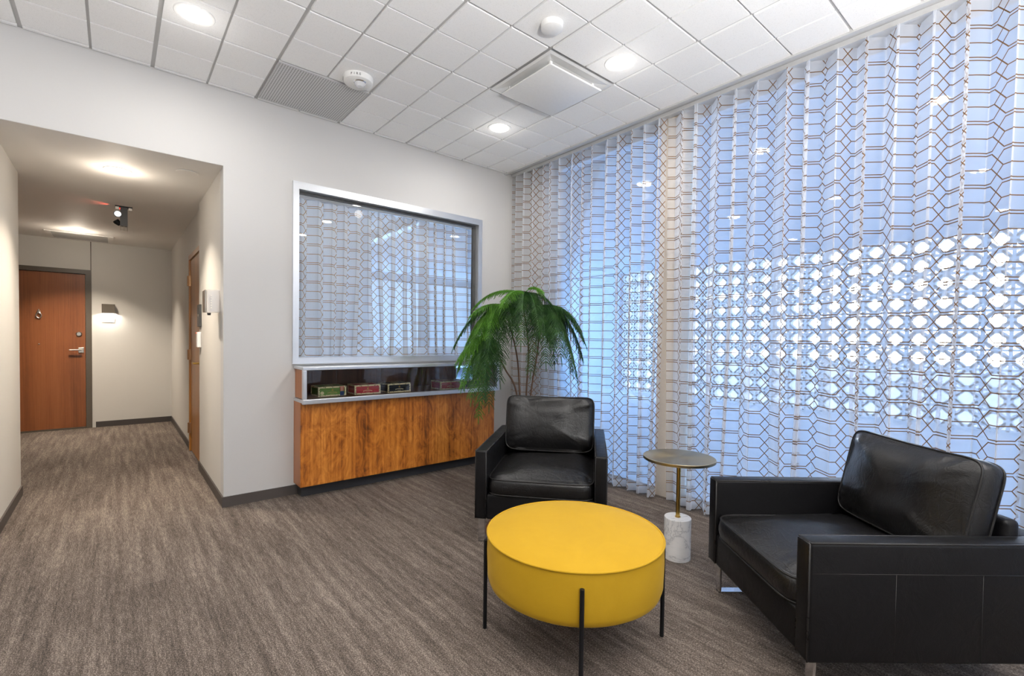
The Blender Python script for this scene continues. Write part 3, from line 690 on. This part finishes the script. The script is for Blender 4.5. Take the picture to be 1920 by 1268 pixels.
# ------------------------------------------------------------------ leather armchairs
def cushion(w, d, h, crown, seed, wr=0.006, n=44, pw=9, bulge=0.008, fold=None):
    """boxed cushion: returns mesh + top/bottom seam paths; centred in x,y, bottom at z=0"""
    m = MB(); rad = [0, 0.12, 0.25, 0.38, 0.5, 0.62, 0.73, 0.82, 0.89, 0.94, 0.975, 1.0]
    hs = h
    def outline(a, k=1.0):
        c_, s_ = cos(a), sin(a); e_ = 2.0/pw
        return (math.copysign(abs(c_)**e_, c_)*w/2*k, math.copysign(abs(s_)**e_, s_)*d/2*k)
    N = 4*n
    def disp(p, amt):
        q = Vector(p)*5+Vector((seed*7.13+0.5, seed*3.37+0.4, seed+0.45)); v1 = noise.noise(q)
        q2 = Vector((p[0]*9, p[1]*26, p[2]*9))+Vector((seed, 0, 0)); v2 = noise.noise(q2)
        ed = (2*abs(p[0])/w)**2
        q3 = Vector((p[0]*34, p[1]*7, p[2]*30))+Vector((seed*2, 0, 0)); v3 = noise.noise(q3)
        v4 = -abs(noise.noise(Vector((p[0]*5.5+p[1]*3+0.43+seed*0.37, p[1]*6.5-p[0]*2+0.61, p[2]*5+seed*1.73+0.3)))) * 0.8+0.15
        return amt*(1.0*v1+v4+0.8*v2*ed+0.5*v3*(2*abs(p[1])/d)**3)
    angs = []
    for k in range(N):
        q = k/N*4; i = int(q); f = q-i; f = 0.5+0.5*math.copysign(abs(2*f-1)**0.75, 2*f-1)
        angs.append((i+f-0.5)*pi/2)
    rings = []
    def ringpts(k, z, am):
        o = []
        for a in angs:
            x, y = outline(a, k); zz = z
            o.append((x, y, zz + (disp((x, y, z), am) if am else 0)))
        return o
    prof = []
    for r in rad[1:]: prof.append((r, -crown*0.35*(1-r**3), 0))
    side = [(1.0+bulge*2/w*sin(pi*q), hs*q) for q in (0.2, 0.4, 0.6, 0.8)]
    for k_, z_ in side: prof.append((k_, z_, 0.4))
    top = []
    for r in reversed(rad[1:]): top.append((r, hs+crown*(1-r**3.2), 1 if r < 0.97 else 0))
    allr = prof+top; vs = []
    for k_, z_, am in allr: vs += ringpts(k_, z_, wr*am)
    fs = []
    R = len(allr)
    for i in range(R-1):
        for k in range(N): l_ = (k+1) % N; fs.append((i*N+k, i*N+l_, (i+1)*N+l_, (i+1)*N+k))
    vs.append((0, 0, -crown*0.35)); vs.append((0, 0, hs+crown+disp((0, 0, hs), wr)))
    for k in range(N):
        l_ = (k+1) % N; fs.append((R*N, l_, k)); fs.append((R*N+1, (R-1)*N+k, (R-1)*N+l_))
    m.add(vs, fs)
    b = [(x, y, 0.0) for x, y in [outline(a, 1.004) for a in angs]]; tp = [(x, y, hs) for x, y in [outline(a, 1.004) for a in angs]]
    return m, b, tp

def armchair(loc, rz, label, seed):
    e = empty('armchair', loc, rz, label, 'armchair', None)
    Wd, Dp, At, Zb, Za = 0.795, 0.90, 0.076, 0.152, 0.572
    for s in (-1, 1):
        x0, x1 = (-Wd/2, -Wd/2+At) if s < 0 else (Wd/2-At, Wd/2)
        m = MB(); m.rbox((x0, 0, Zb), (x1, Dp, Za), 0.014, 4); a = m.build('arm', M['leather'], e, True, 50)
        m = MB(); i_ = 0.006
        for yy in (0.004,):
            m.tube([(x0+i_, yy, Zb+0.004), (x0+i_, yy, Za-i_), (x1-i_, yy, Za-i_), (x1-i_, yy, Zb+0.004)], 0.0035, 6)
        for xx in (x0+0.004, x1-0.004): m.tube([(xx, 0.006, Za-0.004), (xx, Dp-0.01, Za-0.004)], 0.0035, 6)
        m.build('piping', M['piping'], a, True)
        xo = x0+0.0008 if s < 0 else x1-0.0008
        m = MB(); m.tube([(xo, 0.012, 0.465), (xo, Dp-0.01, 0.465)], 0.0016, 5)
        for yy in (0.30, 0.60): m.tube([(xo, yy, Zb+0.01), (xo, yy, 0.465)], 0.0014, 5)
        m.build('seam', M['piping'], a, True)
        # chrome sled leg
        xm = -Wd/2+0.04 if s < 0 else Wd/2-0.04
        m = MB(); hw = 0.022
        m.rbox((xm-hw, 0.035, 0.0), (xm+hw, 0.045, Zb), 0.002, 2); m.rbox((xm-hw, Dp-0.08, 0.0), (xm+hw, Dp-0.07, Zb), 0.002, 2); m.rbox((xm-hw, 0.035, 0.0), (xm+hw, Dp-0.07, 0.010), 0.002, 2)
        m.build('sled_leg', M['chrome'], e, label='polished chrome sled leg')
    m = MB(); m.rbox((-Wd/2+At-0.004, 0.006, Zb), (Wd/2-At+0.004, Dp-0.02, 0.305), 0.012, 3); m.build('seat_base', M['leather'], e, True, 50)
    m = MB(); m.rbox((-Wd/2+0.004, Dp-0.10, Zb), (Wd/2-0.004, Dp, Za-0.002), 0.016, 4); m.rbox((-Wd/2+At, Dp-0.15, 0.30), (Wd/2-At, Dp-0.09, Za+0.055), 0.02, 4)
    m.build('backrest_frame', M['leather'], e, True, 50)
    iw_ = Wd-2*At
    m, b, tp = cushion(iw_-0.004, 0.70, 0.095, 0.058, seed, 0.016)
    TT = Matrix.Translation((0, 0.345, 0.305)); m.v = [tuple(TT @ Vector(p)) for p in m.v]; sc = m.build('seat_cushion', M['cushion'], e, True)
    m = MB(); m.tube([TT @ Vector(p) for p in tp], 0.0042, 6, closed=True); m.tube([TT @ Vector((p[0], p[1], 0.004)) for p in b], 0.0042, 6, closed=True); m.build('piping', M['piping'], sc, True)
    m, b, tp = cushion(iw_-0.014, 0.385, 0.085, 0.058, seed+5, 0.022, pw=8)
    # stand the cushion up, leaning back: local y -> up, local z -> toward the front
    tilt = radians(100); TT = Matrix.Translation((0, 0.715, 0.622)) @ Matrix.Rotation(radians(-13), 4, 'X') @ Matrix.Rotation(radians(90), 4, 'X')
    def flare(p):
        v = Vector(p); k = 1+0.008*max(0, v.y/0.2); v.x *= k; v.y += 0.012*abs(v.x/0.28)**3*(1 if v.y > 0.1 else 0); return TT @ v
    m.v = [tuple(flare(p)) for p in m.v]; bc = m.build('back_cushion', M['cushion'], e, True)
    m = MB(); m.tube([flare(p) for p in tp], 0.0042, 6, closed=True); m.tube([flare((p[0], p[1], 0.002)) for p in b], 0.0042, 6, closed=True); m.build('piping', M['piping'], bc, True)
    return e
# local +y points to the chair's back
def face(dx, dy): return math.atan2(dy, dx)-pi/2      # rz so that local +y = (dx,dy)
armchair((0.712, -1.922, 0), face(0.76, 0.65), 'black leather armchair facing the camera, behind the yellow ottoman and before the plant', 1)
armchair((0.838, -3.083, 0), face(0.775, -0.632), 'black leather armchair seen from its side at the right edge of the photo', 2)

# ------------------------------------------------------------------ ottoman
e = empty('ottoman', (0.275, -2.60, 0), 0, 'round yellow velvet ottoman on four thin black legs', 'ottoman')
R = 0.368; zb_, zs_ = 0.228, 0.437
prof = [(R*0.86, zb_-0.004), (R*0.93, zb_), (R*0.975, zb_+0.012), (R*0.995, zb_+0.035), (R*1.0, zb_+0.09), (R*1.004, zb_+0.13), (R*1.0, zs_-0.02), (R*0.997, zs_)]
m = MB(); m.lathe(prof, 96); m.build('side', M['velvet'], e, True, 60)
prof = [(R*0.997, zs_)]+[(R*k, zs_+0.038*(1-k**3.2)) for k in (0.985, 0.95, 0.9, 0.82, 0.72, 0.6, 0.45, 0.3, 0.15, 0.02)]
m = MB(); m.lathe(prof, 96); m.build('top', M['velvet'], e, True, 60)
m = MB(); m.tube([(R*1.001*cos(a), R*1.001*sin(a), zs_) for a in [i*2*pi/96 for i in range(96)]], 0.0045, 8, closed=True); m.build('piping', M['velvet'], e, True)
for k in range(4):
    a = math.atan2(0.252, -0.271)+k*pi/2; rr = R+0.009
    m = MB(); m.tube([(rr*cos(a), rr*sin(a), 0.0), (rr*cos(a), rr*sin(a), 0.385)], 0.0085, 12)
    m.tube([(rr*cos(a), rr*sin(a), 0.375), (0.97*R*cos(a), 0.97*R*sin(a), 0.375)], 0.004, 8); m.build('leg', M['black'], e, True, 40)

# ------------------------------------------------------------------ side table
e = empty('side_table', (1.270, -2.497, 0), 0, 'small round brass side table on a white marble cylinder base', 'side table')
m = MB(); m.lathe([(0.072, 0), (0.074, 0.003), (0.074, 0.235), (0.072, 0.238)], 56); m.build('base', M['marble'], e, True, 30, label='white marble cylinder base')
m = MB(); m.lathe([(0.0115, 0.238), (0.0115, 0.572)], 24); m.lathe([(0.016, 0.238), (0.016, 0.241)], 24); m.build('pole', M['brassy'], e, True, 30)
m = MB(); m.lathe([(0.196, 0.570), (0.199, 0.572), (0.199, 0.585), (0.197, 0.587)], 96); m.build('table_top', M['spun'], e, True, 30)

# ------------------------------------------------------------------ potted conifer
def leafmat(name, a, b):
    t = NT(name); v = t.coord(); f = t.noise(v, 14, 3); c = t.mix(t.ramp(f, [(0.35, 0.0), (0.65, 1.0)]), a, b)
    p = t.bsdf(c, 0.5, 0, 0.4); tl = t.n('BsdfTranslucent'); t.l(c, tl.inputs[0]); mx = t.n('MixShader'); mx.inputs[0].default_value = 0.22
    t.l(p.outputs[0], mx.inputs[1]); t.l(tl.outputs[0], mx.inputs[2]); return t.fin(mx)
M['leaf_d'] = leafmat('mature_needles', (0.022, 0.068, 0.018), (0.055, 0.145, 0.032))
M['leaf_l'] = leafmat('fresh_needles', (0.07, 0.21, 0.022), (0.14, 0.34, 0.04))
M['bark'] = plain('brown_bark', (0.11, 0.06, 0.035), 0.8, ns=40, var=0.3)
pl = empty('potted_conifer', (1.55, -0.80, 0), -yaw, 'tall potted conifer with drooping green fronds between display cabinet and curtains', 'plant')
m = MB(); m.lathe([(0.12, 0), (0.13, 0.01), (0.165, 0.30), (0.170, 0.31), (0.155, 0.31), (0.150, 0.28), (0.01, 0.28)], 48); m.build('pot', plain('grey_ceramic', (0.12, 0.12, 0.12), 0.4), pl, True, 40)
stems = [[(0.0, 0, 0.28), (-0.02, 0, 0.75), (-0.05, 0.01, 1.1), (-0.13, 0.02, 1.42), (-0.17, 0.02, 1.56)],
         [(0.02, 0.02, 0.28), (0.04, 0.02, 0.8), (0.05, 0, 1.2), (0.0, -0.01, 1.55), (0.01, -0.01, 1.68)],
         [(0.05, -0.02, 0.28), (0.08, -0.02, 0.8), (0.13, -0.03, 1.15), (0.15, -0.03, 1.45), (0.15, -0.03, 1.56)],
         [(-0.02, -0.03, 0.28), (-0.05, -0.03, 0.78), (-0.16, -0.04, 1.0), (-0.25, -0.06, 1.2), (-0.30, -0.06, 1.3)]]
def catmull(pts, n):
    P = [Vector(p) for p in pts]; P = [2*P[0]-P[1]]+P+[2*P[-1]-P[-2]]; out = []
    for i in range(1, len(P)-2):
        for k in range(n):
            t_ = k/n; a, b, c_, d_ = P[i-1:i+3]
            out.append(0.5*((2*b)+(c_-a)*t_+(2*a-5*b+4*c_-d_)*t_*t_+(-a+3*b-3*c_+d_)*t_**3))
    out.append(P[-2]); return out
for st in stems:
    q = catmull(st, 6); m = MB(); m.tube(q, [0.009-0.005*i/len(q) for i in range(len(q))], 8); m.build('stem', M['bark'], pl, True)
RN = random.Random(5)
def frond(start, tip, rise, mat, bl=0.15, name='frond', dens=0.017, sag=1.0):
    """arching branch with combed drooping branchlets on both sides, clothed in needles"""
    a, c_ = Vector(start), Vector(tip); mid = (a+c_)/2+Vector((0, 0, rise)); 
    mid.x = a.x+(c_.x-a.x)*0.62; mid.y = a.y+(c_.y-a.y)*0.62
    L = (mid-a).length+(c_-mid).length; N = max(8, int(L/0.03)); path = []
    for i in range(N+1):
        t_ = i/N; path.append(a*(1-t_)**2+mid*2*t_*(1-t_)+c_*t_*t_)
    V_, F_ = [], []
    m = MB(); m.tube(path, [0.0042*(1-0.7*i/N) for i in range(N+1)], 5); V_, F_ = m.v, m.f
    def rope(pts, rad):
        n0 = len(V_); K = len(pts)
        for i, p in enumerate(pts):
            d = (pts[min(i+1, K-1)]-pts[max(i-1, 0)]).normalized(); x = d.cross(Vector((0.3, 0.5, 0.8))).normalized(); y = d.cross(x)
            r = rad*0.36*(1-0.6*i/K)
            for k in range(3): an = 2*pi*k/3; V_.append(tuple(p+(x*cos(an)+y*sin(an))*r))
            if i < K-1:
                b_ = n0+i*3
                for k in range(3): l_ = (k+1) % 3; F_.append((b_+k, b_+l_, b_+3+l_, b_+3+k))
        # core vertices first, then needles
        seg = 3
        for i in range(K-1):
            p0, p1 = pts[i], pts[i+1]; d = (p1-p0); dn = d.normalized(); x = dn.cross(Vector((0.3, 0.5, 0.8))).normalized(); y = dn.cross(x)
            for s_ in range(seg):
                q = p0+d*((s_+RN.random())/seg); tk = 1-0.45*(i/K)
                for k in range(4):
                    an = 2*pi*k/4+RN.uniform(-0.5, 0.5)+s_*0.8; o = x*cos(an)+y*sin(an)
                    e1 = q+(dn*0.85+o*0.75)*rad*1.7*tk; w_ = dn.cross(o)*0.0015; b_ = len(V_)
                    V_.extend((tuple(q-w_), tuple(q+w_), tuple(e1))); F_.append((b_, b_+1, b_+2))
    s_ = 0.05; side = 1
    acc = 0
    while s_ < L:
        f = s_/L*N; i = min(int(f), N-1); p = path[i].lerp(path[i+1], f-i); d = (path[i+1]-path[i]).normalized()
        lat = d.cross(Vector((0, 0, 1)))
        lat = lat.normalized() if lat.length > 0.15 else Vector((RN.uniform(-1, 1), RN.uniform(-1, 1), 0)).normalized()
        prof_ = min(1, 0.35+s_/L*3)*(1-0.55*max(0, s_/L-0.45)/0.55)
        for sd in (-1, 1):
            ln = bl*prof_*RN.uniform(0.55, 1.3); q = p.copy(); dr_ = (d*0.75+lat*sd*RN.uniform(0.8, 1.1)+Vector((0, 0, -0.12))).normalized(); pts = [q.copy()]; K = max(4, int(ln/0.022))
            for k in range(K):
                q = q+dr_*(ln/K); pts.append(q.copy()); dr_ = (dr_+Vector((RN.uniform(-.06, .06), RN.uniform(-.06, .06), -0.17*sag))).normalized()
            rope(pts, 0.0095)
        s_ += dens*RN.uniform(0.85, 1.15)
    # terminal spray
    d = (path[-1]-path[-2]).normalized(); q = path[-1].copy(); pts = [q.copy()]
    for k in range(5): q = q+d*0.016; pts.append(q.copy()); d = (d+Vector((0, 0, -0.1))).normalized()
    rope(pts, 0.0095)
    m.m = [0]*len(F_); m.build(name, mat, pl)
D_, L_ = M['leaf_d'], M['leaf_l']
A0, A1, A2, A3 = (0.01, -0.01, 1.66), (-0.17, 0.02, 1.55), (0.15, -0.03, 1.54), (-0.29, -0.06, 1.29)
def z_(py): return 1.25+(660-py)/209.0
def a_(px): return (px-981)/209.0
F = [  # start, tip px x, depth offset, tip px y, rise, material, branchlet length
 (A0, 893, -0.05, 598, 0.13, L_, 0.12), (A0, 1014, -0.10, 574, 0.10, L_, 0.10), (A0, 940, -0.30, 600, 0.12, L_, 0.11), (A0, 1040, 0.12, 610, 0.12, D_, 0.12), (A0, 950, 0.25, 600, 0.1, D_, 0.12),
 (A1, 884, -0.18, 618, 0.09, L_, 0.12), (A1, 855, 0.00, 672, 0.20, D_, 0.15), (A1, 868, -0.28, 745, 0.34, L_, 0.14), (A1, 905, -0.40, 770, 0.38, D_, 0.14),
 (A1, 938, -0.33, 705, 0.26, D_, 0.15), (A1, 893, 0.15, 735, 0.30, D_, 0.15), (A1, 930, 0.2, 700, 0.2, D_, 0.14), (A1, 862, -0.1, 715, 0.28, L_, 0.13),
 (A2, 1090, 0.02, 690, 0.28, D_, 0.16), (A2, 1094, -0.12, 662, 0.20, D_, 0.15), (A2, 1072, -0.22, 715, 0.32, D_, 0.16), (A2, 1050, -0.33, 690, 0.26, D_, 0.15), (A2, 1022, -0.38, 700, 0.26, D_, 0.15),
 (A2, 1060, 0.05, 640, 0.14, D_, 0.14), (A2, 995, -0.30, 718, 0.22, D_, 0.12), (A2, 1040, 0.05, 700, 0.26, D_, 0.15), (A2, 1082, -0.05, 728, 0.34, D_, 0.13),
 (A3, 900, -0.20, 800, 0.20, L_, 0.12), (A3, 875, -0.16, 740, 0.12, L_, 0.13), (A3, 918, -0.30, 780, 0.2, D_, 0.12), (A3, 868, 0.0, 700, 0.12, D_, 0.14), (A3, 938, -0.22, 735, 0.12, D_, 0.13),
 (A2, 1020, 0.15, 640, 0.16, D_, 0.16), (A2, 1005, -0.15, 655, 0.2, D_, 0.16), (A2, 1065, -0.12, 670, 0.24, D_, 0.17), (A2, 1035, -0.2, 665, 0.22, D_, 0.16), (A0, 985, 0.2, 640, 0.2, D_, 0.16), (A0, 960, -0.1, 660, 0.26, D_, 0.16), (A2, 1085, -0.2, 640, 0.16, D_, 0.15), (A1, 945, 0.1, 660, 0.2, D_, 0.15),
 (A3, 886, -0.26, 768, 0.16, L_, 0.15), (A3, 912, -0.12, 770, 0.22, D_, 0.13), (A3, 893, -0.33, 725, 0.10, D_, 0.15), (A3, 862, -0.22, 700, 0.08, L_, 0.14), (A1, 880, -0.1, 690, 0.16, D_, 0.16),
 (A0, 975, -0.42, 665, 0.26, D_, 0.15), (A0, 1010, -0.35, 650, 0.22, D_, 0.15), (A1, 960, -0.28, 640, 0.15, D_, 0.14), (A0, 1030, 0.10, 660, 0.2, D_, 0.15), (A1, 915, -0.25, 660, 0.2, L_, 0.14),
]
for st, px, dy, py, rise, mt, bl in F:
    k = 1+dy/4.2
    frond(st, (a_(px)*k, dy, 1.25+(z_(py)-1.25)*k), rise, mt, bl)
